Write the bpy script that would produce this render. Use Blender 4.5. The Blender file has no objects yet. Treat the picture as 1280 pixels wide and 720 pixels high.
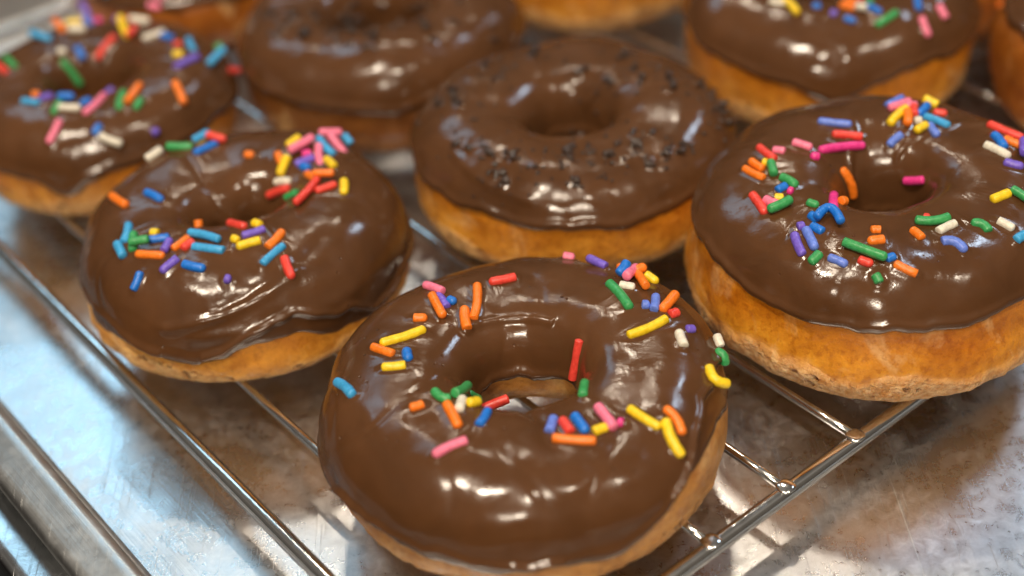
import bpy, bmesh, math, random
from mathutils import Vector, noise, Matrix
from mathutils.bvhtree import BVHTree
from mathutils.kdtree import KDTree
random.seed(7)
PI = math.pi
S = bpy.context.scene
COL = S.collection

# ---------------------------------------------------------------- camera model
F_PX, PITCH, ROLL, CAM_H = 1880.0, math.radians(38.4), math.radians(5.1), 0.2735
FWD = Vector((0, math.cos(PITCH), -math.sin(PITCH)))
UP0 = Vector((0, math.sin(PITCH), math.cos(PITCH)))
RIGHT = Vector((1, 0, 0)) * math.cos(ROLL) - UP0 * math.sin(ROLL)
UP = Vector((1, 0, 0)) * math.sin(ROLL) + UP0 * math.cos(ROLL)
CAM = Vector((0, 0, CAM_H))

def ray(x, y):
    return (FWD * F_PX + RIGHT * (x - 640) - UP * (y - 360)).normalized()

def at(x, y, z=0.0):
    d = ray(x, y)
    return CAM + d * ((z - CAM_H) / d.z)

cd = bpy.data.cameras.new('camera')
cam = bpy.data.objects.new('camera', cd)
COL.objects.link(cam)
cam.matrix_world = Matrix(((RIGHT.x, UP.x, -FWD.x, 0), (RIGHT.y, UP.y, -FWD.y, 0),
                           (RIGHT.z, UP.z, -FWD.z, CAM_H), (0, 0, 0, 1)))
cd.sensor_width = 36
cd.lens = 36 * F_PX / 1280
cd.clip_start, cd.clip_end = 0.01, 50
cd.dof.use_dof = True
cd.dof.focus_distance = 0.381
cd.dof.aperture_fstop = cd.lens / 10.8
S.camera = cam

# directions of the rack and the tray on the table
A_U = math.radians(126.5)
U = Vector((math.cos(A_U), math.sin(A_U), 0))      # along the wires, away from the camera
N = Vector((U.y, -U.x, 0))                          # across the wires, to the right
def uv(n, u, z=0.0): return N * n + U * u + Vector((0, 0, z))

# ---------------------------------------------------------------- materials
def new_mat(name):
    m = bpy.data.materials.new(name); m.use_nodes = True
    nt = m.node_tree
    return m, nt, nt.nodes['Principled BSDF']
def node(nt, t, **kw):
    n = nt.nodes.new(t)
    for k, v in kw.items():
        if k in n.inputs: n.inputs[k].default_value = v
        else: setattr(n, k, v)
    return n
def noise_tex(nt, vec, scale, detail=3, rough=.5, dist=0.0):
    n = node(nt, 'ShaderNodeTexNoise', Scale=scale, Detail=detail, Roughness=rough, Distortion=dist)
    nt.links.new(vec, n.inputs['Vector']); return n.outputs['Fac']
def ramp(nt, fac, stops, interp='LINEAR'):
    r = nt.nodes.new('ShaderNodeValToRGB'); r.color_ramp.interpolation = interp
    e = r.color_ramp.elements
    while len(e) < len(stops): e.new(0.5)
    for el, (p, c) in zip(e, stops):
        el.position = p; el.color = (*c, 1) if len(c) == 3 else c
    nt.links.new(fac, r.inputs['Fac']); return r.outputs['Color']
def mrange(nt, fac, a, b, c, d):
    r = node(nt, 'ShaderNodeMapRange')
    for i, v in enumerate((a, b, c, d)): r.inputs[i + 1].default_value = v
    nt.links.new(fac, r.inputs[0]); return r.outputs[0]
def math_n(nt, op, a, b=None):
    r = node(nt, 'ShaderNodeMath', operation=op)
    for i, v in enumerate((a, b)):
        if v is None: continue
        if isinstance(v, (int, float)): r.inputs[i].default_value = v
        else: nt.links.new(v, r.inputs[i])
    return r.outputs[0]
def mixc(nt, fac, a, b, mode='MIX'):
    r = node(nt, 'ShaderNodeMix', data_type='RGBA', blend_type=mode)
    for i, v in ((0, fac), (6, a), (7, b)):
        if isinstance(v, (int, float)): r.inputs[i].default_value = v
        elif isinstance(v, tuple): r.inputs[i].default_value = (*v, 1)
        else: nt.links.new(v, r.inputs[i])
    return r.outputs[2]
def bump(nt, h, dist, strength=1.0, normal=None):
    b = node(nt, 'ShaderNodeBump', Strength=strength, Distance=dist)
    nt.links.new(h, b.inputs['Height'])
    if normal is not None: nt.links.new(normal, b.inputs['Normal'])
    return b.outputs['Normal']
def mapping(nt, vec, scale=(1, 1, 1), rot=(0, 0, 0), loc=(0, 0, 0)):
    m = node(nt, 'ShaderNodeMapping')
    m.inputs['Scale'].default_value = scale; m.inputs['Rotation'].default_value = rot
    m.inputs['Location'].default_value = loc
    nt.links.new(vec, m.inputs['Vector']); return m.outputs['Vector']

def icing_mat(name, col, rough=0.13):
    m, nt, p = new_mat(name)
    tc = node(nt, 'ShaderNodeTexCoord'); oi = node(nt, 'ShaderNodeObjectInfo')
    v = node(nt, 'ShaderNodeVectorMath', operation='ADD')
    nt.links.new(tc.outputs['Object'], v.inputs[0]); nt.links.new(oi.outputs['Random'], v.inputs[1])
    v = v.outputs[0]
    big = mrange(nt, noise_tex(nt, v, 38, 4, .6, .9), .3, .7, 0, 1)
    c = mixc(nt, big, tuple(x * .80 for x in col), tuple(x * 1.20 for x in col))
    nt.links.new(c, p.inputs['Base Color'])
    sw = noise_tex(nt, v, 130, 2, .5, 1.2)
    nt.links.new(mrange(nt, sw, .3, .75, rough * .75, rough * 2.1), p.inputs['Roughness'])
    n1 = bump(nt, noise_tex(nt, v, 150, 2, .45, .8), .0006, .18)
    vo = node(nt, 'ShaderNodeTexVoronoi', Scale=300.0, Randomness=1.0); nt.links.new(v, vo.inputs['Vector'])
    pit = math_n(nt, 'MULTIPLY', mrange(nt, vo.outputs['Distance'], .05, .13, 1, 0), mrange(nt, noise_tex(nt, v, 90, 1), .57, .62, 0, 1))
    n1 = bump(nt, pit, -.0005, .7, n1)
    n2 = bump(nt, noise_tex(nt, v, 1600, 2, .5), .00012, .22, n1)
    nt.links.new(n2, p.inputs['Normal'])
    p.inputs['IOR'].default_value = 1.46
    p.inputs['Subsurface Weight'].default_value = .12
    p.inputs['Subsurface Radius'].default_value = (.0012, .0006, .0003)
    p.inputs['Subsurface Scale'].default_value = 1
    return m

def dough_mat(name, top, mid, low, band, band_top, torn=.6):
    """fried dough: browned crust with a pale, rough, porous ring near the rack"""
    m, nt, p = new_mat(name)
    tc = node(nt, 'ShaderNodeTexCoord'); oi = node(nt, 'ShaderNodeObjectInfo')
    v = node(nt, 'ShaderNodeVectorMath', operation='ADD')
    nt.links.new(tc.outputs['Object'], v.inputs[0]); nt.links.new(oi.outputs['Random'], v.inputs[1])
    v = v.outputs[0]
    sep = node(nt, 'ShaderNodeSeparateXYZ'); nt.links.new(tc.outputs['Object'], sep.inputs[0])
    wob = mrange(nt, noise_tex(nt, v, 38, 3, .6), .25, .75, -.0042, .0042)
    z = math_n(nt, 'ADD', sep.outputs['Z'], wob)
    k = .03
    zz = mrange(nt, z, 0, k, 0, 1)
    b = band_top / k
    base = ramp(nt, zz, [(0, low), (b * .45, band), (b * .85, band), (b * 1.15, mid), (min(.9, b + .35), top)])
    mott = noise_tex(nt, v, 160, 4, .65)
    base = mixc(nt, mrange(nt, mott, .3, .72, 0, 1), base, mixc(nt, 1.0, base, (.62, .50, .40), 'MULTIPLY'))
    patch = noise_tex(nt, v, 30, 2, .5, .5)
    base = mixc(nt, mrange(nt, patch, .5, .75, 0, .55), base, mixc(nt, 1.0, base, (.60, .42, .30), 'MULTIPLY'))
    pale = mrange(nt, noise_tex(nt, v, 62, 4, .65, .7), .54, .68, 0, .5)
    base = mixc(nt, pale, base, (.80, .52, .24))
    speck = mrange(nt, noise_tex(nt, v, 480, 3, .7), .5, .66, 0, .5)
    base = mixc(nt, speck, base, mixc(nt, 1.0, base, (.55, .36, .22), 'MULTIPLY'))
    # pores in the pale ring
    vo = node(nt, 'ShaderNodeTexVoronoi', Scale=330.0, Randomness=1.0); 
    vd = node(nt, 'ShaderNodeVectorMath', operation='ADD')
    nz = node(nt, 'ShaderNodeTexNoise', Scale=300.0, Detail=2.0)
    sc = node(nt, 'ShaderNodeVectorMath', operation='SCALE'); sc.inputs['Scale'].default_value = .0025
    nt.links.new(v, nz.inputs['Vector']); nt.links.new(nz.outputs['Color'], sc.inputs[0])
    nt.links.new(v, vd.inputs[0]); nt.links.new(sc.outputs[0], vd.inputs[1]); nt.links.new(vd.outputs[0], vo.inputs['Vector'])
    pore = mrange(nt, vo.outputs['Distance'], .18, .42, 1, 0)
    sel = mrange(nt, noise_tex(nt, v, 210, 1, .5), .50, .58, 0, 1)
    inband = mrange(nt, zz, b * .92, b * 1.08, 1, 0)
    grain = noise_tex(nt, v, 520, 4, .7)
    base = mixc(nt, math_n(nt, 'MULTIPLY', mrange(nt, grain, .42, .6, 0, 1), math_n(nt, 'MULTIPLY', inband, torn * .7)), base, (.50, .20, .035))
    pore = math_n(nt, 'MULTIPLY', math_n(nt, 'MULTIPLY', pore, sel), inband)
    base = mixc(nt, math_n(nt, 'MULTIPLY', pore, .75), base, (.30, .12, .022))
    nt.links.new(base, p.inputs['Base Color'])
    nt.links.new(mrange(nt, inband, 0, 1, .30, .62), p.inputs['Roughness'])
    n1 = bump(nt, noise_tex(nt, v, 650, 4, .65), .0005, .6)
    n1 = bump(nt, noise_tex(nt, v, 120, 3, .6, 1.0), .0012, .35, n1)
    hb = math_n(nt, 'MULTIPLY', noise_tex(nt, v, 420, 3, .7), inband)
    n2 = bump(nt, hb, .0022, .9 * torn + .1, n1)
    n3 = bump(nt, math_n(nt, 'MULTIPLY', pore, -1.0), .0016, 1.0, n2)
    nt.links.new(n3, p.inputs['Normal'])
    p.inputs['Subsurface Weight'].default_value = .25
    p.inputs['Subsurface Radius'].default_value = (.004, .0018, .0006)
    p.inputs['Subsurface Scale'].default_value = 1
    p.inputs['IOR'].default_value = 1.42
    return m

def sprinkle_mat(name, col):
    m, nt, p = new_mat(name)
    tc = node(nt, 'ShaderNodeTexCoord')
    f = mrange(nt, noise_tex(nt, tc.outputs['Object'], 900, 3), .3, .7, 0, 1)
    nt.links.new(mixc(nt, f, tuple(x * .78 for x in col), tuple(min(1, x * 1.08 + .02) for x in col)), p.inputs['Base Color'])
    p.inputs['Roughness'].default_value = .34
    nt.links.new(bump(nt, noise_tex(nt, tc.outputs['Object'], 1500, 2), .00018, .5), p.inputs['Normal'])
    p.inputs['Subsurface Weight'].default_value = .12
    p.inputs['Subsurface Radius'].default_value = (.0008, .0008, .0008)
    p.inputs['Subsurface Scale'].default_value = 1
    return m

SPR = {k: sprinkle_mat(k + '_candy', c) for k, c in {
    'red': (.80, .055, .035), 'orange': (.93, .20, .005), 'yellow': (.92, .62, .008), 'green': (.035, .33, .09),
    'sky': (.045, .36, .70), 'blue': (.004, .17, .66), 'indigo': (.13, .22, .72), 'violet': (.17, .10, .58),
    'pink': (.90, .20, .33), 'magenta': (.80, .035, .27), 'white': (.78, .72, .60)}.items()}
COLOUR_WORD = {'sky': 'light blue', 'indigo': 'periwinkle blue'}
DARK = sprinkle_mat('dark_chocolate', (.042, .022, .014)); DARK.node_tree.nodes['Principled BSDF'].inputs['Roughness'].default_value = .25

def steel_mat():
    m, nt, p = new_mat('polished_steel')
    tc = node(nt, 'ShaderNodeTexCoord')
    p.inputs['Metallic'].default_value = 1
    p.inputs['Base Color'].default_value = (.72, .71, .69, 1)
    f = noise_tex(nt, tc.outputs['Object'], 400, 3, .6)
    nt.links.new(mrange(nt, f, .3, .7, .07, .2), p.inputs['Roughness'])
    nt.links.new(bump(nt, noise_tex(nt, tc.outputs['Object'], 120, 2), .0004, .25), p.inputs['Normal'])
    return m
STEEL = steel_mat()

def tray_mat(name, tint=(.70, .70, .71), rmin=.27, rmax=.42, worn=1.0):
    m, nt, p = new_mat(name)
    tc = node(nt, 'ShaderNodeTexCoord'); v = tc.outputs['Object']
    p.inputs['Metallic'].default_value = 1
    v2 = mapping(nt, v, rot=(0, 0, -A_U))
    cloud = noise_tex(nt, v, 26, 6, .62, .7)
    fine = noise_tex(nt, v, 260, 6, .72, .5)
    flakes = mrange(nt, math_n(nt, 'ADD', math_n(nt, 'MULTIPLY', cloud, .55), math_n(nt, 'MULTIPLY', fine, .45)), .46, .62, 0, 1)
    sc = None
    for rot, s1, s2, th, seed in ((.95, 2600, 12, .70, 0), (1.45, 2600, 18, .70, 3), (2.5, 2000, 14, .705, 7), (2.1, 3000, 26, .705, 12), (1.9, 2400, 24, .71, 20)):
        vv = mapping(nt, v, scale=(s1, s2, 1), rot=(0, 0, rot), loc=(seed, seed, 0))
        s = mrange(nt, noise_tex(nt, vv, 1, 1, .5, .02), th, th + .05, 0, .6)
        sc = s if sc is None else math_n(nt, 'MAXIMUM', sc, s)
    sc = math_n(nt, 'MULTIPLY', sc, mrange(nt, noise_tex(nt, v, 13, 2, .5), .42, .62, .08, .85))
    brush_v = mapping(nt, v2, scale=(14, 1700, 1))
    brushed = noise_tex(nt, brush_v, 1, 3, .6)
    bmask = mrange(nt, noise_tex(nt, v, 17, 2, .5, .3), .52, .66, 0, 1)
    rr = mrange(nt, flakes, 0, 1, rmin, rmax)
    rr = math_n(nt, 'ADD', rr, math_n(nt, 'MULTIPLY', sc, .25))
    nt.links.new(rr, p.inputs['Roughness'])
    base = mixc(nt, math_n(nt, 'MULTIPLY', flakes, .8 * worn), tuple(x * .86 for x in tint), tuple(min(1, x * 1.25) for x in tint))
    base = mixc(nt, mrange(nt, noise_tex(nt, v, 9, 3, .5), .5, .8, 0, .3), base, (.50, .46, .42))
    base = mixc(nt, math_n(nt, 'MULTIPLY', sc, .8 * worn), base, (.93, .92, .90))
    nt.links.new(base, p.inputs['Base Color'])
    n1 = bump(nt, math_n(nt, 'MULTIPLY', brushed, bmask), .0004, .35)
    n2 = bump(nt, fine, .0003, .12, n1)
    n3 = bump(nt, sc, .00025, .6, n2)
    n4 = bump(nt, noise_tex(nt, v, 22, 2, .5), .004, .25, n3)
    nt.links.new(n4, p.inputs['Normal'])
    return m
TRAY = tray_mat('worn_aluminium')
RIM = tray_mat('rolled_aluminium', (.76, .77, .77), .38, .5, .2)
TABLE = tray_mat('brushed_steel_table', (.72, .74, .76), .18, .3, .4)

# ---------------------------------------------------------------- object helpers
def link(name, me, mat, parent=None, smooth=True):
    o = bpy.data.objects.new(name, me); COL.objects.link(o)
    if mat: me.materials.append(mat)
    if smooth:
        me.polygons.foreach_set('use_smooth', [True] * len(me.polygons))
    if parent: o.parent = parent
    return o
def mesh_from(name, vs, fs):
    me = bpy.data.meshes.new(name); me.from_pydata(vs, [], fs); me.update(); return me
def thing(name, label, cat, loc, group=None):
    o = bpy.data.objects.new(name, None); COL.objects.link(o); o.empty_display_size = .01
    o.location = loc; o['label'] = label; o['category'] = cat
    if group: o['group'] = group
    return o
def sweep(path, radii, seg=12, closed=False, flat=1.0, upv=None):
    """a tube along a list of points, one radius each; rounded caps come from shrinking end radii"""
    vs, fs = [], []
    n = len(path)
    prev = None
    for i, p in enumerate(path):
        a = path[(i - 1) % n] if (closed or i > 0) else path[i]
        b = path[(i + 1) % n] if (closed or i < n - 1) else path[i]
        t = (b - a).normalized()
        ref = Vector((0, 0, 1)) if abs(t.z) < .9 else Vector((1, 0, 0))
        if upv is not None: ref = upv
        s = t.cross(ref).normalized() if prev is None or upv is None else t.cross(ref).normalized()
        w = s.cross(t).normalized()
        r = radii[i] if isinstance(radii, (list, tuple)) else radii
        for k in range(seg):
            an = 2 * PI * k / seg
            vs.append(p + s * math.cos(an) * r + w * math.sin(an) * r * flat)
    m = n if closed else n - 1
    for i in range(m):
        for k in range(seg):
            a, b = i * seg + k, i * seg + (k + 1) % seg
            c, d = ((i + 1) % n) * seg + (k + 1) % seg, ((i + 1) % n) * seg + k
            fs.append((a, b, c, d))
    if not closed:
        fs.append(tuple(range(seg - 1, -1, -1)))
        fs.append(tuple((n - 1) * seg + k for k in range(seg)))
    return vs, fs

# ---------------------------------------------------------------- doughnut
def sgnpow(x, e): return math.copysign(abs(x) ** e, x)
class Ring:
    """the analytic surface of one dough ring, in the doughnut's own frame"""
    def __init__(s, R, hole, top, bot, seed, lump=1.0, ell=0.0, ell_a=0.0, flare=.0, hole_mod=(.06, 2, .4), hole_off=0.0):
        s.off = hole_off
        s.Rm = (R + hole) / 2; s.a = (R - hole) / 2; s.top = top; s.bot = bot; s.seed = seed
        s.lump = lump; s.ell = ell; s.ell_a = ell_a; s.flare = flare; s.hm = hole_mod; s.hole = hole
    def base(s, th, ph):
        c, sn = math.cos(ph), math.sin(ph)
        e = .86 if sn >= 0 else .80
        ex = (.90 if c > 0 else .52) if sn >= 0 else (.36 if c > 0 else .75)
        outer = .5 + .5 * c
        g = 1 + s.ell * math.cos(2 * (th - s.ell_a))
        hm = s.hole * (s.hm[0] * math.cos(s.hm[1] * (th - s.hm[2])) + .05 * math.sin(3 * th + s.seed)) * (1 - outer)
        r = s.Rm + s.a * sgnpow(c, ex) + hm
        if sn < 0 and c > 0: r += s.flare * math.sin(PI * min(1, -sn)) 
        r *= 1 + (g - 1) * outer
        z = s.bot + (s.top if sn >= 0 else s.bot) * sgnpow(sn, e)
        p = Vector((r * math.cos(th), r * math.sin(th), z))
        p.y += s.off * (1 - outer)
        nrm = Vector((c * math.cos(th), c * math.sin(th), sn))
        q = p * 1.0 + Vector((s.seed * 3.1, s.seed * 1.7, s.seed))
        d = noise.noise(q * 28) * .0020 + noise.noise(q * 62) * .0009
        d += noise.noise(q * 190) * .00018
        d *= s.lump
        if sn < 0: d *= max(0.15, 1 + sn * .9)
        p = p + nrm * d
        if p.z < .0003: p.z = .0003 + noise.noise(q * 90) * .0002
        return p
    def point(s, th, ph): return s.base(th, ph)
    def normal(s, th, ph):
        e = .004
        a = s.base(th + e, ph) - s.base(th - e, ph)
        b = s.base(th, ph + e * 4) - s.base(th, ph - e * 4)
        n = a.cross(b)
        if n.length < 1e-12: return Vector((0, 0, 1))
        return n.normalized()

def dough_mesh(R, nt=300, np_=72, rough=1.3):
    vs, fs = [], []
    for i in range(nt):
        th = 2 * PI * i / nt
        for j in range(np_):
            ph = 2 * PI * j / np_
            p = R.point(th, ph)
            c, sn = math.cos(ph), math.sin(ph)
            if -.95 < sn < -.25 and c > 0:      # the puffed, torn ring just above the rack
                q = p * 420 + Vector((R.seed, 0, 0))
                k = math.sin((-sn - .25) / .7 * PI)
                p += Vector((math.cos(th), math.sin(th), 0)) * (noise.noise(q) * .00032 + noise.noise(q * .35) * .0005) * k * rough
            vs.append(p)
    for i in range(nt):
        for j in range(np_):
            a = i * np_ + j; b = ((i + 1) % nt) * np_ + j
            c = ((i + 1) % nt) * np_ + (j + 1) % np_; d = i * np_ + (j + 1) % np_
            fs.append((a, b, c, d))
    return mesh_from('dough', vs, fs)

TWIST = Matrix.Rotation(.7, 3, Vector((.4, .8, .35)).normalized()) @ Matrix.Rotation(.5, 3, 'Z')
def ang_d(a, b): return (a - b + PI) % (2 * PI) - PI

def icing_mesh(R, edge, inner, drips, folds, skirts, nt=420, ns=66, T=.0014, ripple=1.0):
    """poured icing: a closed skin of thickness T from the outer lower edge over the crest into the hole"""
    vs, fs = [], []
    ring_n = ns + 12
    for i in range(nt):
        th = 2 * PI * i / nt
        q = Vector((math.cos(th), math.sin(th), R.seed * 2.3))
        po = edge + 9 * noise.noise(q * 1.6) + 5 * noise.noise(q * 4.3) + 1.6 * noise.noise(q * 13)
        for (dt, w, dep) in drips:
            x = ang_d(th, math.radians(dt)) / math.radians(w)
            po += dep * math.exp(-x * x)
        po = math.radians(po)
        sk = sum(dep * math.exp(-(ang_d(th, math.radians(dt)) / math.radians(w)) ** 2) for (dt, w, dep) in skirts) * (1 + .22 * noise.noise(q * 7))
        pi_ = math.radians(inner + 4 * noise.noise(q * 2.1 + Vector((5, 5, 5))) + 1.2 * noise.noise(q * 6 + Vector((9, 5, 5))))
        # arc positions, denser near both edges
        row = []
        L = (pi_ - po) * R.a * 1.0
        for k in range(ns):
            x = k / (ns - 1)
            x = x - .10 * math.sin(2 * PI * x) / (2 * PI) * 6 * .9
            row.append((po + (pi_ - po) * x, x))
        for ph, x in row:
            p = R.point(th, ph); n = R.normal(th, ph)
            d = min(x, 1 - x) * L
            t = T * math.sqrt(max(0, 1 - max(0, 1 - d / T) ** 2)) if d < T else T
            t += .00055 * math.exp(-((d - .0022) / .0012) ** 2)          # thicker rolled lip
            if sk > .0008 and x < .5:                                     # a thin run of icing below the thick lip
                h_ = max(0, min(1, (d - sk + .0007) / .0014)); h_ = h_ * h_ * (3 - 2 * h_)
                t *= .30 + .70 * h_
                t += .0007 * math.exp(-((d - sk - .0012) / .0009) ** 2)
            w = TWIST @ Vector((p.x, p.y, p.z)) + Vector((R.seed, -R.seed, 0))
            fade = min(1, d / .004)
            r_ = noise.noise(w * 48 + Vector((3, 1, 7))) * .00085 + noise.noise(w * 105) * .00016 + noise.noise(w * 240) * .00003
            hh = noise.noise(w * 36 + Vector((11, 4, 2)))
            r_ += -.00022 * math.exp(-(hh / .045) ** 2) * max(0, noise.noise(w * 17 + Vector((1, 8, 3)))) * 2      # soft creases
            t += r_ * ripple * fade
            for (ta, pa, tb, pb, amp, wid) in folds:
                # a ridge running from (ta, pa) to (tb, pb), degrees, wid in metres
                A_ = Vector((math.radians(ta) * R.Rm, math.radians(pa) * R.a)); B_ = Vector((math.radians(tb) * R.Rm, math.radians(pb) * R.a))
                P_ = Vector((A_.x + ang_d(th, math.radians(ta)) * R.Rm, ph * R.a))
                ab = B_ - A_; k = max(0, min(1, (P_ - A_).dot(ab) / ab.dot(ab)))
                dist = (P_ - A_ - ab * k).length
                if dist < 4 * wid: t += amp * math.exp(-(dist / wid) ** 2) * fade
            vs.append(p + n * max(.00002, t))
        for k in range(12):                                             # underside, sunk into the dough
            ph = pi_ + (po - pi_) * (k + .5) / 12
            vs.append(R.point(th, ph) - R.normal(th, ph) * .0006)
    for i in range(nt):
        for j in range(ring_n):
            a = i * ring_n + j; b = ((i + 1) % nt) * ring_n + j
            c = ((i + 1) % nt) * ring_n + (j + 1) % ring_n; d = i * ring_n + (j + 1) % ring_n
            fs.append((a, b, c, d))
    return mesh_from('icing', vs, fs)

BVH = {}
def bvh_of(objs):
    vs, fs = [], []
    for o, off in objs:
        b = len(vs)
        vs += [v.co + off for v in o.data.vertices]
        fs += [tuple(b + i for i in p.vertices) for p in o.data.polygons]
    return BVHTree.FromPolygons(vs, fs)

def capsule(path, r, seg=12, bulge=0.0, c0=.85, c1=.85):
    # path of points, round ends made from shrinking rings
    n = len(path)
    pts, rad = [], []
    t0 = (path[0] - path[1]).normalized(); t1 = (path[-1] - path[-2]).normalized()
    for a in (80, 60, 38, 18):
        pts.append(path[0] + t0 * r * c0 * math.sin(math.radians(a))); rad.append(r * math.cos(math.radians(a)))
    for i, p in enumerate(path):
        pts.append(p); rad.append(r * (1 + bulge * (1 if i % 2 else -1)))
    for a in (18, 38, 60, 80):
        pts.append(path[-1] + t1 * r * c1 * math.sin(math.radians(a))); rad.append(r * math.cos(math.radians(a)))
    return sweep(pts, rad, seg)

def seg_dist(p1, q1, p2, q2):
    best = 1
    for i in range(5):
        a = p1.lerp(q1, i / 4)
        d = q2 - p2; L = d.dot(d)
        t = 0 if L < 1e-12 else max(0, min(1, (a - p2).dot(d) / L))
        best = min(best, (a - (p2 + d * t)).length)
    return best

def lay_sprinkles(root, tree, items, r=.00112, ic=None):
    laid = []
    rn = random.Random(int(root.location.x * 10000))
    for it in items:
        colour, x0, y0, x1, y1 = it[:5]
        mid = it[5] if len(it) > 5 else None
        px = [(x0, y0), ((x0 + x1) / 2, (y0 + y1) / 2), (x1, y1)] if mid is None else [(x0, y0), mid, (x1, y1)]
        hits = []
        v = root.location + Vector((0, 0, .025)) - CAM
        tx = 640 + F_PX * v.dot(RIGHT) / v.dot(FWD); ty = 360 - F_PX * v.dot(UP) / v.dot(FWD)
        for sh in range(0, 24):
            f = sh * .006
            pp = [(x + (tx - x) * f, y + (ty - y) * f) for (x, y) in px]
            hits = [tree.ray_cast(CAM, ray(x, y)) for (x, y) in pp]
            if hits[1][0] is not None and sum(h[0] is not None for h in hits) >= 2: px = pp; break
        hits = [h if h[0] is not None else None for h in hits]
        good = [h for h in hits if h is not None]
        if not good:
            # just off the silhouette: step toward the doughnut's centre until it is hit
            cx = root.location + Vector((0, 0, .02))
            v = cx - CAM; tx = 640 + F_PX * v.dot(RIGHT) / v.dot(FWD); ty = 360 - F_PX * v.dot(UP) / v.dot(FWD)
            for k in range(1, 30):
                f = k * .01
                h = tree.ray_cast(CAM, ray(px[1][0] + (tx - px[1][0]) * f, px[1][1] + (ty - px[1][1]) * f))
                if h[0] is not None: good = [h]; break
            if not good: continue
        zref = sum((h[0] - CAM).dot(FWD) for h in good) / len(good)
        nref = sum((h[1] for h in good), Vector()).normalized()
        P = []
        for h, (x, y) in zip(hits, px):
            if h is None or abs((h[0] - CAM).dot(FWD) - zref) > .006:
                d = ray(x, y); p = CAM + d * (zref / d.dot(FWD)); 
            else: p = h[0].copy()
            P.append(p)
        rr = r * (rn.uniform(.92, 1.08) if colour != 'dark' else rn.uniform(.6, 1.15))
        view = (CAM - P[1]).normalized()
        lift = nref * (rr * .42)
        P = [p + lift for p in P]
        a, m, b = P
        L = (b - a).length
        if mid is None:
            ax = (b - a)
            # straight candy: keep its middle on or above the surface
            c = (a + b) / 2; dz = (m - c).dot(nref)
            if dz > 0: a = a + nref * dz * .6; b = b + nref * dz * .6
        if L > 1e-6:
            t = (b - a) / L
            sh = min(rr * .6, L * .42)
            a = a + t * sh; b = b - t * sh
            if (b - a).length < .0005:
                c = (a + b) / 2; a = c - t * .00025; b = c + t * .00025
        up = 0
        for (pa, pb, pr) in laid:
            dd = seg_dist(a, b, pa, pb)
            if dd < (rr + pr) * .80: up = max(up, (rr + pr) * .92 - dd)
        a = a + nref * up; b = b + nref * up
        laid.append((a, b, rr))
        org = (a + b) / 2
        if mid is not None:
            mm = m + nref * up
            path = []
            for k in range(9):
                q = k / 8
                path.append(a * (1 - q) ** 2 + (mm * 2 - (a + b) / 2) * 2 * q * (1 - q) + b * q * q)
        else:
            bow = nref.cross((b - a).normalized()) * rn.uniform(-.05, .05) * (b - a).length
            path = [a.lerp(b, k / 4) + bow * math.sin(PI * k / 4) for k in range(5)]
        vs, fs = capsule([p - org for p in path], rr, 12, rn.uniform(.0, .035), rn.choice((.25, .4, .6, .9)), rn.choice((.2, .4, .6, .9)))
        o = link('sprinkle', mesh_from('sprinkle', vs, fs), SPR[colour] if colour in SPR else DARK)
        o.parent = root; o.location = org - root.location
        if colour in SPR: o['label'] = COLOUR_WORD.get(colour, colour) + ' sprinkle'
    # the wet icing creeps up round each sprinkle
    me = ic.data; kd = KDTree(len(me.vertices))
    for i, v in enumerate(me.vertices): kd.insert(v.co, i)
    kd.balance(); rise = {}
    for a, b, rr in laid:
        a = a - root.location; b = b - root.location; L = (b - a).length
        for k in range(int(L / .0008) + 2):
            p = a.lerp(b, k / (int(L / .0008) + 1))
            for co, i, d in kd.find_range(p, rr * 2.4):
                h = .00042 * math.exp(-((d - rr * .9) / (rr * .55)) ** 2)
                rise[i] = max(rise.get(i, 0), h)
    ns_ = [v.normal.copy() for v in me.vertices]
    for i, h in rise.items():
        me.vertices[i].co += ns_[i] * h

def dark_items(pts, seed, s0, x0, y0, size, extra=0, jit=5):
    rn = random.Random(seed); out = []
    for (x, y) in pts:
        X, Y = x0 + x / s0, y0 + y / s0
        for k in range(1 + (rn.random() < extra)):
            a = rn.uniform(0, PI); l = size * rn.uniform(.6, 1.25)
            ox, oy = (rn.uniform(-jit, jit), rn.uniform(-jit, jit)) if k else (0, 0)
            out.append(('dark', X + ox - l * math.cos(a), Y + oy - l * .7 * math.sin(a), X + ox + l * math.cos(a), Y + oy + l * .7 * math.sin(a)))
    return out

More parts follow.
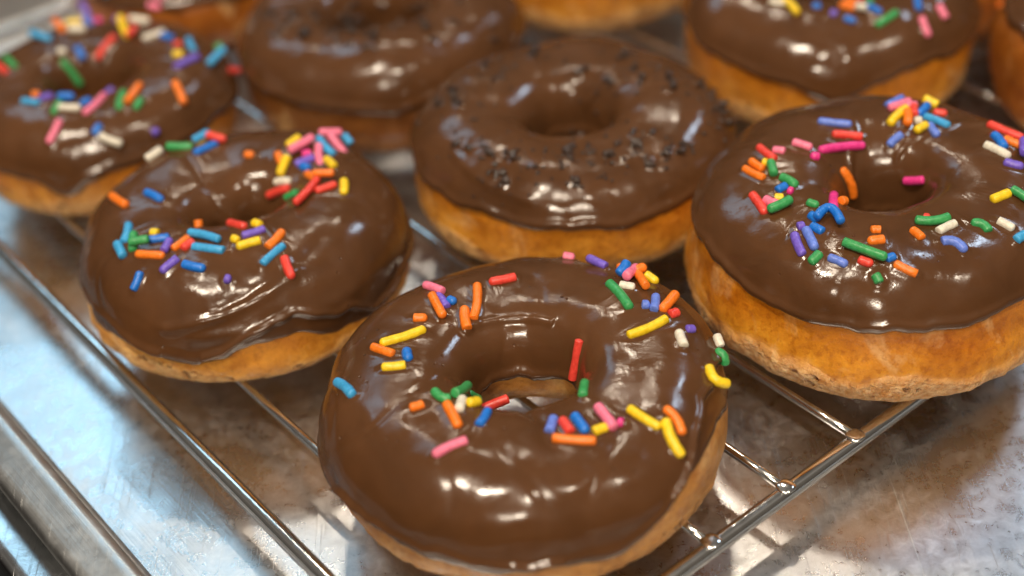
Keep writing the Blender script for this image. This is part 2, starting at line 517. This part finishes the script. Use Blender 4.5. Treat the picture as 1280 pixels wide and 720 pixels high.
ICING = icing_mat('milk_chocolate_icing', (.090, .0370, .0138))
D_GOLD = dough_mat('golden_dough', (.70, .27, .022), (.76, .36, .05), (.60, .33, .11), (.82, .52, .22), .0085)
D_DEEP = dough_mat('deep_brown_dough', (.40, .13, .018), (.46, .16, .024), (.34, .14, .04), (.50, .18, .035), .004)
D_SHADED = dough_mat('shaded_dough', (.22, .085, .02), (.30, .12, .03), (.34, .16, .06), (.46, .22, .08), .006)  # dough standing in shadow: the shade is put into these darker browns
D_PALE = dough_mat('pale_dough', (.64, .30, .07), (.68, .34, .085), (.52, .26, .08), (.70, .38, .14), .007)
D_TORN = dough_mat('torn_golden_dough', (.70, .25, .014), (.76, .34, .03), (.66, .40, .18), (.88, .60, .32), .0125, 1.0)
def doughnut(px, py, z, R, label, dough, edge, inner, items, hole=.0135, top=.0165, bot=.0150, seed=1.0, drips=(), folds=(), skirts=(),
             ell=0.0, ell_a=0.0, flare=.0, lump=1.0, world=None, ripple=1.0, T=.0014, hole_mod=(.06, 2, .4), hole_off=0.0, r_s=.00126, hi=True, rough=1.3, dens=(420, 66)):
    c = at(px, py, z) if world is None else Vector(world)
    root = thing('iced_doughnut', label, 'doughnut', (c.x, c.y, 0), 'chocolate iced doughnuts on the cooling rack')
    ring = Ring(R, hole, top, bot, seed, lump, ell, ell_a, flare, hole_mod, hole_off)
    d = link('dough', dough_mesh(ring, 300 if hi else 160, 72 if hi else 48, rough), dough, root)
    ic = link('icing', icing_mesh(ring, edge, inner, drips, folds, skirts, dens[0], dens[1], T, ripple), ICING, root)
    BVH[label] = bvh_of([(ic, root.location), (d, root.location)])
    lay_sprinkles(root, BVH[label], items, r_s, ic)
    return root, ring

# sprinkles: colour and the two tips as seen in the photograph, dropped on the icing below them
FRONT = [
 ('violet',545.8,369.4,560,388),('pink',531.7,361,556.7,370.4),('orange',539.2,371.5,554.2,399.6),('blue',559.4,376.7,569.2,380.8),
 ('orange',596.9,356.9,591.7,402.7),('orange',579.6,387.5,583.8,415.8),('red',612.9,354.8,646.9,347.9),('orange',514.2,399.6,532.9,399.6),
 ('yellow',476.7,431.9,531.3,414.2),('orange',464.6,435,494.2,445.4),('blue',508.3,438.8,510.8,452),('yellow',477,461.7,510.8,458.3),
 ('sky',422.9,479.2,443.8,496.7),('orange',511.7,512.5,531.7,506.3),
 ('green',540.8,490.8,564.2,501.7,(552,499)),('green',563.3,500,581.3,489.2),('green',581.3,493.3,596.3,501.7),
 ('orange',557.5,505.3,573.3,535),('white',578.3,501.3,573.3,518),('yellow',583,509.2,598.3,506.7),
 ('red',579.2,518.3,636.3,495.8),('blue',597.5,535.8,610.8,515.3),('pink',543,570.8,586.3,551.7),
 ('red',728,423,718.3,476.5),('green',732.5,479.6,729.4,498.3),
 ('indigo',693.3,522.9,686.3,544.2),('red',702.3,526.5,714.8,544.6),('blue',716.9,520.2,732.5,541.7),('orange',687.7,549.4,746.7,553.5),
 ('yellow',739.2,543.1,760,535.4),('pink',745.4,511.3,769,541.7),('magenta',770.4,529.6,782.5,531.3),('yellow',784.6,511.9,823.8,536.9),
 ('orange',831.5,510.8,853.3,545.2,(845,526)),('yellow',829.4,525,851.3,573.3,(838,550)),('yellow',882,459.2,910.6,483.8,(892.5,476)),
 ('white',899.4,417.8,906.2,436),('green',903.9,437,917.5,457.5,(913,445)),
 ('pink',702.3,318.6,719.7,321.5),('violet',736.3,320.4,762.3,332.9),
 ('orange',773.2,336.2,781.6,332.9),('sky',787.3,337.4,812.6,327.2),('blue',785,331.7,771.9,349.8),('orange',796.3,342.6,810,336.2),
 ('yellow',810,338,827.6,350.3),('pink',780.5,355.5,794.5,343),('orange',794,345.3,807.2,365.7),('white',771.9,357.8,794,361.6),
 ('green',760,355.5,787.7,388.4),('indigo',799,383.4,812.2,383.4),('indigo',819,372.5,816.3,392.9),('orange',845,368,825.3,391),
 ('red',834.4,396.3,848,391.8),('yellow',783.9,422.3,834.8,399.7),('violet',855.2,413.3,867.7,413.3),('white',847.3,416.7,855.2,437)]
LEFT = [
 ('sky',162.5,281.3,155.4,306.7),('sky',148.7,307,157.4,325),('green',168.2,292.9,167.2,316.5),('green',164.5,313.2,190.9,308.3),
 ('orange',171.6,319.3,205.6,321.3),('yellow',187.3,292.5,200.7,293.5),('blue',185.9,302.3,213.3,298.6),('violet',213.7,303.7,205.2,318.9),
 ('red',227.5,314.4,244.8,303),('orange',215.3,314.4,237.3,297.6),('orange',245.8,278.7,246.8,295),('green',251.9,294.5,265.7,298.6),
 ('sky',237.7,295.5,276.7,304.7),('sky',239.7,310.4,283.4,315.9),('violet',203,341.3,225.5,323),('blue',228.5,331,256,337.6),
 ('violet',279.3,349.4,290,350.4),('blue',177.7,340.2,167.6,365.6),('red',286.4,281.3,306.7,286.4),('yellow',315.9,280.3,327,284.4),
 ('yellow',289.5,298.6,298.6,303),('violet',301.6,297.6,333.5,287.4),('yellow',297,310.4,328.7,301.6),('orange',333,313.2,354.4,290.5),
 ('sky',327,333,356,307.7),('red',354.5,321,364.6,348.4),
 ('violet',178.3,188.5,193,180),('white',177.3,201,200.2,184.4),('green',203.3,180.8,239.8,181.3),('yellow',238.8,173,253.3,164.6),
 ('green',253.3,158.3,263.8,162.5),('sky',240.8,181.3,261.7,169.8),('red',259.6,173,282.5,179.2),('blue',241.9,194.8,271,181.3),
 ('orange',305.4,194.8,319,195.8),('blue',182.5,241.7,203,252),('orange',140.2,246.3,160.2,259.4),
 ('yellow',358.5,185,375.7,172.5),('indigo',364.8,188.7,384.7,178),('pink',360.3,196,393.7,177),('magenta',377.5,196,390,192.3),
 ('violet',367.5,208.6,395.5,197.8),('blue',376.6,209.5,390,213),('orange',346.8,192.3,352.2,206),('yellow',362,197.8,351.3,223),
 ('white',345,228.4,365.7,227.5),('red',335,245.6,364.8,234.8),('green',357.6,251,375.3,242),('red',395.5,241,419.9,232),
 ('orange',383.8,218.5,399,228.4),('orange',393.7,226.6,420.8,225.7),('red',370.3,260,399,228.4),('yellow',408,200.5,419,211.3),
 ('pink',399,185,403.6,220.3),('sky',397.3,173.4,418,196),('pink',411.8,169.8,435.2,202.3),('pink',403.6,160.8,436,160.8),
 ('sky',428,169.8,439.7,184.2),('yellow',429.8,226.6,429.5,243.8)]
RIGHT_ = [
 ('indigo',1023.3,153.3,1063.5,157.5),('red',1040.6,169.4,1079.6,173.5),('magenta',1024,189,1078.8,183),('pink',989,179.8,1015,188),
 ('pink',964.2,189.2,983.8,191.3),('red',948,185.4,969.8,201.7),('yellow',951,204.8,961.5,205.8),('magenta',1013.5,197.5,1024.6,198.5),
 ('orange',938.5,203.8,955.8,215.2),('orange',929.6,212,956.7,225.6),('green',963.5,205.8,968.3,223.5),('green',974.6,222.5,995.4,234),
 ('blue',969.8,241.3,984.4,233),('magenta',983.3,239.2,992.7,242.3),('red',940,244,957,268),('pink',954.6,251.7,974,260),
 ('yellow',965.6,251.7,981.3,251.7),('orange',1050,210,1065.6,247.5,(1061,228)),('magenta',1041.3,245,1041.3,262.5),('orange',1047.5,256.3,1056.3,256.3),
 ('green',961.3,268.8,990,255),('green',1007.5,253.8,1022,258.8),('blue',1011,269,1023,279),('blue',1018,278,1053.8,285,(1037,268)),
 ('blue',1012,283,1030.5,293),('violet',993.8,286.3,1007.5,283.8),('violet',992.5,293.8,1003.8,321.3),('indigo',1006.3,288,1018.8,313.8),
 ('green',1012.5,331.3,1027,316.3),('indigo',1035,322.5,1058.3,332),('red',1071.3,325,1090,331.3),('blue',1106.3,326.3,1119.5,321.3),
 ('green',1052,307,1107.5,327.5),('orange',1116.3,330,1148,345),('green',1092.5,341.3,1100.5,357),('orange',1086.3,290,1103.8,290),
 ('orange',1085.5,303.8,1108,301.3),('orange',1139.5,288.8,1153.8,301.3),('red',1151.3,273,1163,274.5),('green',1142.5,279.5,1188,275,(1166,280)),
 ('white',1170,292.5,1195.5,280),('indigo',1173.8,302.5,1207,313.8,(1192,304)),('green',1215,278.8,1238,292,(1228,283)),('yellow',1238,252.5,1262.5,242.5),
 ('green',1261.3,240,1284,255),('white',1243.8,276.3,1267,288.8),('sky',1267,302.5,1284,293),
 ('indigo',1106.7,135.6,1127.8,124.4),('pink',1111,138.9,1136.7,130),('pink',1132,135.6,1146.7,135.6),('red',1141,136.7,1142.2,150),
 ('yellow',1111,158.9,1133.3,137.8),('orange',1133.3,143.3,1133.3,161),('blue',1146.7,147.8,1159.6,134.4),('yellow',1153,124.4,1173.8,135.6),
 ('red',1165.6,142.2,1182.2,144.4),('sky',1154.4,146.7,1186.7,159.6),('white',1141,153.3,1153.3,152.2),('indigo',1161,157.8,1171,172.2),
 ('yellow',1144.9,170,1160.4,161),('indigo',1110,184.4,1128.9,167.8),('magenta',1130,225.6,1156.7,224.4),('red',1234.4,157.8,1278.9,176.7),
 ('blue',1241,169.3,1255.6,187.8),('white',1228.9,182.2,1261,197.8),('orange',1254.4,175.6,1276.7,185.6),('violet',1275,182.2,1275.6,202.2),
 ('violet',1253.3,204.4,1277.3,211)]
BACK_LEFT = [
 ('sky',36.7,41.7,66.7,51.7),('orange',65,21.7,80,40),('violet',100,6.7,111.7,15),('indigo',103.3,25,116.7,33),('yellow',76.7,21.7,106.7,19),
 ('white',83.3,40,106.7,40),('magenta',116,18.3,129.7,19.2),('white',71,65.8,82,65.8),('blue',95.3,58.7,104.7,78),('red',121.7,76.7,145,46.7),
 ('green',76.7,75.8,101.7,108.3),('green',6.7,73,20.8,86.7),('red',-3,83,10,93),('violet',146.8,14.6,161.4,18.5),('yellow',149.7,21.4,160.4,48.6),
 ('red',161.4,50.6,171,39),('orange',163.3,14.6,185.7,13.6),('white',161.4,25.3,188.6,29.2),('pink',182.9,7.8,200.3,11.7),
 ('white',178,52.5,206,41.8),('blue',202.3,46.7,217.8,50.6),('red',216.8,58.4,228.5,56.4),('yellow',214.9,70,231.4,70),
 ('sky',235.4,50.6,243,66),('violet',217.8,87.5,249,72),('sky',257.7,83.7,280,62.3),('green',272.3,60.3,285,56.4),('red',283,87.5,298.5,89.5),
 ('orange',216.8,103,230.5,134.2),('sky',26.7,127.8,52.2,131),('orange',39.8,120,50.9,120),('violet',48.9,127.8,66.7,122.2),
 ('green',66.7,144.4,76.7,127.8),('blue',74.4,127.8,93.3,127.8),('white',73.3,137.8,101,138.9),('blue',100,133.3,113.3,126.7),
 ('pink',106.7,144.4,132.2,120),('violet',132.2,122.2,144.4,111),('pink',62.2,180,76.7,151),('blue',116.7,171,125.6,156.7),
 ('white',122.2,168.9,153.3,181),('green',148.9,138.9,155.6,115.6),('orange',157.8,132.2,176.7,107.8),('green',170,137.8,177.8,124.4),
 ('violet',187.7,167.9,196.8,163.3)]
BACK_RIGHT = [
 ('white',961,4,980,6.6),('yellow',978.5,0,997,21),('blue',1014.4,9.3,1026.3,10.6),('violet',1035,17.8,1048.2,20.7),('orange',1050.2,8,1070,13.3),
 ('orange',1057,2.7,1072.8,4),('red',1072.8,2.7,1080.8,5.3),('white',1067.5,13.3,1084.8,16),('blue',1052.9,23.9,1070,29.2),('green',1083,-2,1089,5),
 ('blue',1083.4,9.3,1100.7,17.3),('green',1094,34.5,1122,16),('blue',1145.8,-3,1148.5,16),('pink',1149.8,21.2,1159,46.5),('pink',1171,6.6,1181.7,26.6)]
P4 = [(535,235),(570,290),(595,280),(705,205),(885,260),(1040,205),(985,295),(1080,255),(1095,300),(1205,290),(1215,320),(430,330),(425,370),
 (445,375),(440,520),(480,535),(540,545),(560,560),(575,595),(580,630),(600,660),(610,640),(590,670),(625,555),(640,560),(720,605),(845,550),
 (840,570),(905,530),(920,555),(1015,520),(985,562),(1070,480),(1140,480),(1075,530),(1090,520),(1115,570),(1130,580),(1125,595),(1180,555),
 (1185,560),(850,645),(865,670),(880,485),(1240,545),(1255,520)]
MID = dark_items(P4, 4, 2.88, 420, 0, 5.6, .35) + dark_items([(490,140),(510,190),(640,170),(690,200),(680,240),(720,290),(750,290),(790,320),(760,345),
 (340,100),(370,140),(290,40),(105,105),(220,130),(720,250),(700,270)], 5, 3.6, 700, 60, 4.2, .5) + \
 dark_items([(160,210),(180,220),(100,270),(120,255),(310,80),(350,60),(380,150),(330,110),(350,100),(370,160),(400,360),(440,330),(450,300),(390,45)], 6, 3.6, 520, 60, 4.2, .4)
MID = MID[:98]
rb = random.Random(12)
FAR_MID = dark_items([(rb.uniform(330, 620), rb.uniform(2, 52)) for _ in range(44)] + [(rb.uniform(420, 470), rb.uniform(35, 62)) for _ in range(8)], 8, 1, 0, 0, 4.5, .2)
FAR_LEFT = [('orange', 100, -12, 120, -8), ('pink', 190, -9, 205, -2), ('sky', 130, -8, 150, -12)]

D1 = doughnut(657, 500, .018, .0504, 'large doughnut nearest the camera with a wire visible through its hole', D_PALE, 2, 178, FRONT, hole_off=.0014, dens=(720, 104), hole=.0135, seed=1.3,
    drips=[(-90, 40, -6), (-32, 22, 26), (18, 16, -6), (150, 40, -12)], T=.0017, skirts=[(-8, 28, .0100), (-120, 30, .0035)],
    folds=[(0, 20, 55, 60, .0006, .0022), (-100, 150, -80, 100, -.0010, .0028), (60, 122, 135, 116, .0008, .0013)],
    hole_mod=(.10, 2, .2), top=.0165, bot=.0135)
D2 = doughnut(305, 301, .018, .0460, 'sprinkled doughnut at left with a pointed fold of icing hanging at its front edge', D_GOLD, 1, 187, LEFT, dens=(600, 90), hole=.0088, seed=4.1,
    drips=[(-100, 14, -14), (-40, 16, -8), (-68, 10, 4), (-160, 30, -12), (0, 34, -16)], T=.0018, skirts=[(-60, 28, .0050), (-150, 26, .0050)],
    flare=.002, hole_mod=(.42, 2, .42), folds=[(-110, 22, -60, 55, .0010, .0014), (-100, 16, -45, 22, .0005, .0018), (-90, 40, -40, 70, -.0006, .002)], bot=.0145, top=.0175)
D3 = doughnut(1096, 303, .018, .0500, 'tall sprinkled doughnut at right with a wide band of bare bubbly dough', D_TORN, 15, 185, RIGHT_, dens=(640, 96), hole_mod=(.16, 2, .35), hole=.0106, seed=7.7,
    rough=2.4, drips=[(-90, 35, -4), (-18, 18, 24)], bot=.0225, top=.0185, flare=.0030, folds=[(90, 80, 130, 150, .0007, .002), (20, 60, 60, 130, .0006, .0016)])
D4 = doughnut(716, 181, .018, .0490, 'doughnut with tiny dark chocolate sprinkles in the centre of the rack', D_GOLD, 17, 185, MID, flare=.001, hole_mod=(.12, 2, .1), hole=.0116, seed=2.9,
    drips=[(-90, 50, -4)], bot=.0165, r_s=.00085, folds=[(-150, 60, -110, 40, .0008, .0016), (20, 100, 60, 150, .0007, .002)])
D5 = doughnut(124, 131, .018, .0440, 'blurred rainbow sprinkled doughnut at the far left, cut by the photo edge', D_GOLD, 10, 185, BACK_LEFT, hole=.0125, seed=5.5,
    drips=[(-95, 10, -16)], bot=.0150)
D6 = doughnut(476, 53, .018, .0485, 'blurred dark sprinkled doughnut behind the left one, its hole near the top of the photo', D_SHADED, 8, 185, FAR_MID, hole=.0150, seed=9.2, hi=False, r_s=.00105, bot=.017)
D7 = doughnut(1033, 30, .018, .0490, 'blurred rainbow sprinkled doughnut behind the tall right one with thick golden side', D_GOLD, 15, 185, BACK_RIGHT, hole=.0120, seed=3.4,
    drips=[(-100, 16, -20)], bot=.0195, top=.017)
D8 = doughnut(0, 0, 0, .0495, 'farthest doughnut at left, mostly out of frame behind the sprinkled one', D_DEEP, 16, 185, FAR_LEFT, world=(-.111, .548, 0), hole=.0125, seed=6.1, hi=False)
D9 = doughnut(0, 0, 0, .0480, 'doughnut at top centre showing only the bare golden side below its icing', D_GOLD, 26, 170, [], world=(.042, .534, 0), hole=.0125, seed=8.3, hi=False, bot=.0175, top=.0165)
D11 = doughnut(0, 0, 0, .0470, 'small glimpse of orange dough with one orange sprinkle at top right corner', D_DEEP, 24, 180, [('orange',1245.4,6.6,1265.4,2.7)], world=(.180, .503, 0), hole=.0120, seed=8.9, hi=False, bot=.016)
D10 = doughnut(1434, 66, .018, .0480, 'doughnut cut by the right edge with only its deep brown side in view', D_DEEP, 38, 180, [], hole=.0120, seed=10.3, hi=False, bot=.0195, top=.018)

def crumbs(root, centres, n, seed, jx, jy, size):
    rn = random.Random(seed); bm = bmesh.new(); tree = BVH[root['label']]
    for _ in range(n):
        cx, cy = rn.choice(centres)
        h = tree.ray_cast(CAM, ray(cx + rn.gauss(0, jx), cy + rn.gauss(0, jy)))
        if h[0] is None: continue
        s_ = size * rn.uniform(.5, 1.5)
        m_ = Matrix.Translation(h[0] - root.location + h[1] * s_ * .3) @ Matrix.Rotation(rn.uniform(0, 6), 4, Vector((rn.random(), rn.random(), rn.random() + .1)).normalized()) @ Matrix.Diagonal((s_ * rn.uniform(.6, 1.7), s_, s_ * .8, 1))
        bmesh.ops.create_icosphere(bm, subdivisions=1, radius=1, matrix=m_)
    me = bpy.data.meshes.new('chocolate_crumbs'); bm.to_mesh(me); bm.free()
    o = link('chocolate_crumbs', me, DARK, root); o['kind'] = 'stuff'
crumbs(D4[0], [((a[1] + a[3]) / 2, (a[2] + a[4]) / 2) for a in MID], 300, 3, 26, 14, .00055)

# ---------------------------------------------------------------- cooling rack
UB = .1693                         # near frame bar
rack = thing('cooling_rack', 'chrome wire cooling rack lying in the tray under the doughnuts', 'cooling rack', uv(.3, .36, 0))
def rk(name, vs, fs, mat=STEEL):
    off = rack.location
    return link(name, mesh_from(name, [v - off for v in vs], fs), mat, rack)
RF, RW = .0023, .00125
ZF = -.0030
n0, n1, u0, u1 = .1035, .5600, UB, .5450
def rounded_rect(n0, n1, u0, u1, rad, z, k=8):
    pts = []
    for (cn, cu, a0) in ((n1 - rad, u1 - rad, 0), (n0 + rad, u1 - rad, 90), (n0 + rad, u0 + rad, 180), (n1 - rad, u0 + rad, 270)):
        for i in range(k + 1):
            a = math.radians(a0 + 90 * i / k)
            pts.append(uv(cn + rad * math.cos(a), cu + rad * math.sin(a), z))
    return pts
rk('rack_frame', *sweep(rounded_rect(n0, n1, u0, u1, .014, ZF), RF, 20, closed=True))
wires = [.1258, .1517, .1777, .2039, .2299]
while wires[-1] < n1 - .035: wires.append(wires[-1] + .0261)
for w in wires:
    a, b = uv(w, u0 - .0012, -.0014), uv(w, u1 + .0012, -.0014)
    path, rad = [], []
    for i in range(25):
        t = i / 24
        p = a.lerp(b, t) + N * (.0004 * math.sin(t * 9 + w * 200))
        path.append(p); rad.append(RW)
    rk('rack_wire', *sweep(path, rad, 14))
    for uu in (u0, u1):            # the flattened, spot welded wire end
        p = uv(w, uu, ZF + RF + .0001)
        rk('weld', *sweep([p - U * .0022, p - U * .0019, p - U * .0012, p, p + U * .0014, p + U * .0022, p + U * .0025],
                           [.0008, .0017, .0023, .0025, .0023, .0017, .0007], 16, flat=.22))
for nn, uu in ((n0 + .05, u0), (n1 - .05, u0), (n0 + .05, u1), (n1 - .05, u1)):
    rk('rack_foot', *sweep([uv(nn, uu, ZF), uv(nn, uu, -.0136)], RF * .8, 12))

# ---------------------------------------------------------------- sheet tray
ZT = -.0140                        # tray floor
tn0, tn1, tu0, tu1 = .0690, .640, .055, .575
tray = thing('sheet_tray', 'worn scratched aluminium sheet tray under the cooling rack', 'tray', uv(.3, .3, ZT))
def rect_ring(off, z, rad):        # outward offset from the inner rim line
    return rounded_rect(tn0 - off, tn1 + off, tu0 - off, tu1 + off, rad, z, 10)
prof = [(-.0062, ZT), (-.0048, ZT + .0003), (-.0036, ZT + .0010), (-.0028, ZT + .0022), (-.0022, ZT + .0046), (-.0012, ZT + .0120), (-.0006, ZT + .0148), (.0006, ZT + .0158),
        (.0012, ZT + .0160), (.0030, ZT + .0155), (.0055, ZT + .0149), (.0082, ZT + .0144), (.0098, ZT + .0140), (.0105, ZT + .0131), (.0107, ZT + .0116), (.0099, ZT + .0105), (.0085, ZT + .0100)]
def band(profile, name, mat, top, floor=False, thick=0):
    vs, fs = [], []
    rings = [rect_ring(o, z, max(.006, .022 + o)) for o, z in profile]
    m = len(rings[0])
    for r in rings: vs += [p - top.location for p in r]
    for i in range(len(rings) - 1):
        for k in range(m):
            a, b = i * m + k, i * m + (k + 1) % m
            fs.append((a, b, b + m, a + m))
    if floor:
        fs.append(tuple(range(m)))
    return link(name, mesh_from(name, vs, fs), mat, top)
fl = band([(-.0062, ZT)] , 'tray_floor', TRAY, tray, True)
# underside of the floor so the sheet has a thickness
vs = [v.co.copy() for v in fl.data.vertices]; m = len(vs)
fl.data.clear_geometry()
fl.data.from_pydata(vs + [v - Vector((0, 0, .0012)) for v in vs], [], [tuple(range(m)), tuple(range(2 * m - 1, m - 1, -1))] + [(k, k + m, (k + 1) % m + m, (k + 1) % m) for k in range(m)])
rim = band(prof, 'tray_rim', RIM, tray)
sol = rim.modifiers.new('thickness', 'SOLIDIFY'); sol.thickness = .0009; sol.offset = -1

# ---------------------------------------------------------------- table and floor (the setting)
def slab(name, n0, n1, u0, u1, z0, z1, mat, bev=.003):
    bm = bmesh.new()
    vv = [bm.verts.new(uv(n, u, z)) for z in (z0, z1) for (n, u) in ((n0, u0), (n1, u0), (n1, u1), (n0, u1))]
    for f in ((3, 2, 1, 0), (4, 5, 6, 7), (0, 1, 5, 4), (1, 2, 6, 5), (2, 3, 7, 6), (3, 0, 4, 7)): bm.faces.new([vv[i] for i in f])
    bmesh.ops.bevel(bm, geom=list(bm.edges), offset=bev, segments=4, affect='EDGES', profile=.6)
    me = bpy.data.meshes.new(name); bm.to_mesh(me); bm.free()
    return link(name, me, mat, None, True)
tb = slab('tabletop', .0485, 1.4, -.35, 1.3, -.045, ZT - .0018, TABLE, .004); tb['kind'] = 'structure'
m, nt_, p_ = new_mat('dark_floor'); tcn = node(nt_, 'ShaderNodeTexCoord')
nt_.links.new(ramp(nt_, noise_tex(nt_, tcn.outputs['Object'], 8, 4), [(.3, (.006, .006, .007)), (.8, (.015, .014, .014))]), p_.inputs['Base Color'])
fo = slab('floor', -2, 2.5, -2, 2.5, -.95, -.90, m); fo['kind'] = 'structure'

# ---------------------------------------------------------------- light: a kitchen ceiling with small lamps and a cool window
W = bpy.data.worlds.new('World'); S.world = W; W.use_nodes = True
nt = W.node_tree; bg = nt.nodes['Background']
tc = node(nt, 'ShaderNodeTexCoord'); sp = node(nt, 'ShaderNodeSeparateXYZ'); nt.links.new(tc.outputs['Generated'], sp.inputs[0])
room = ramp(nt, mrange(nt, sp.outputs['Z'], -1, 1, 0, 1), [(0, (.02, .016, .013)), (.48, (.035, .028, .024)), (.56, (.11, .095, .08)), (.72, (.38, .34, .29)), (1, (.66, .59, .51))])
nzw = noise_tex(nt, tc.outputs['Generated'], 3.2, 3, .5)
room = mixc(nt, mrange(nt, nzw, .35, .65, 0, 1), mixc(nt, 1.0, room, (.45, .43, .42), 'MULTIPLY'), room)
room = mixc(nt, 1.0, room, ramp(nt, mrange(nt, sp.outputs['Y'], -1, 1, 0, 1), [(0, (1.5, 1.4, 1.25)), (.5, (1, 1, 1)), (1, (.8, .8, .8))]), 'MULTIPLY')
nt.links.new(room, bg.inputs['Color']); bg.inputs['Strength'].default_value = .47

def direction(az, el):
    """az: degrees to the right of the view heading; el: above the horizon"""
    a, e = math.radians(az), math.radians(el)
    return Vector((math.sin(a) * math.cos(e), math.cos(a) * math.cos(e), math.sin(e)))
AIM = Vector((0, .36, .02))
def lamp(name, az, el, dist, sx, sy, power, col, spin=0):
    d = direction(az, el)
    ld = bpy.data.lights.new(name, 'AREA'); ld.shape = 'RECTANGLE'; ld.size = sx; ld.size_y = sy
    ld.energy = power * 1.15; ld.color = col
    o = bpy.data.objects.new(name, ld); COL.objects.link(o)
    o.location = AIM + d * dist
    q = (-d).to_track_quat('-Z', 'Y'); o.rotation_euler = q.to_euler()
    o.rotation_euler.rotate_axis('Z', math.radians(spin))
    return o
WARM = (1, .86, .68); COOL = (.62, .80, 1)
lamp('ceiling_lamp', -125, 70, 2.0, .20, .15, 17, WARM, 20)
lamp('ceiling_lamp', 178, 62, 2.0, .13, .13, 12, WARM)
lamp('ceiling_lamp', 7, 50, 2.4, .17, .09, 3.6, WARM, 10)
lamp('ceiling_lamp', -9, 47, 2.6, .10, .08, 2.2, WARM)
lamp('ceiling_lamp', 120, 64, 2.1, .12, .12, 6, WARM)
lamp('ceiling_lamp', 190, 36, 1.8, .20, .14, 9, WARM)
lamp('window_light', 47, 44, 2.6, .26, .5, 8, COOL, 15)
lamp('window_light', -26, 41, 3.0, 1.0, .6, 6, (.42, .76, 1))

# ---------------------------------------------------------------- render settings
S.view_settings.view_transform = 'Standard'; S.view_settings.look = 'None'
S.view_settings.exposure = 0; S.view_settings.gamma = 1
S.render.engine = 'CYCLES'
S.cycles.use_denoising = True
S.cycles.max_bounces = 8
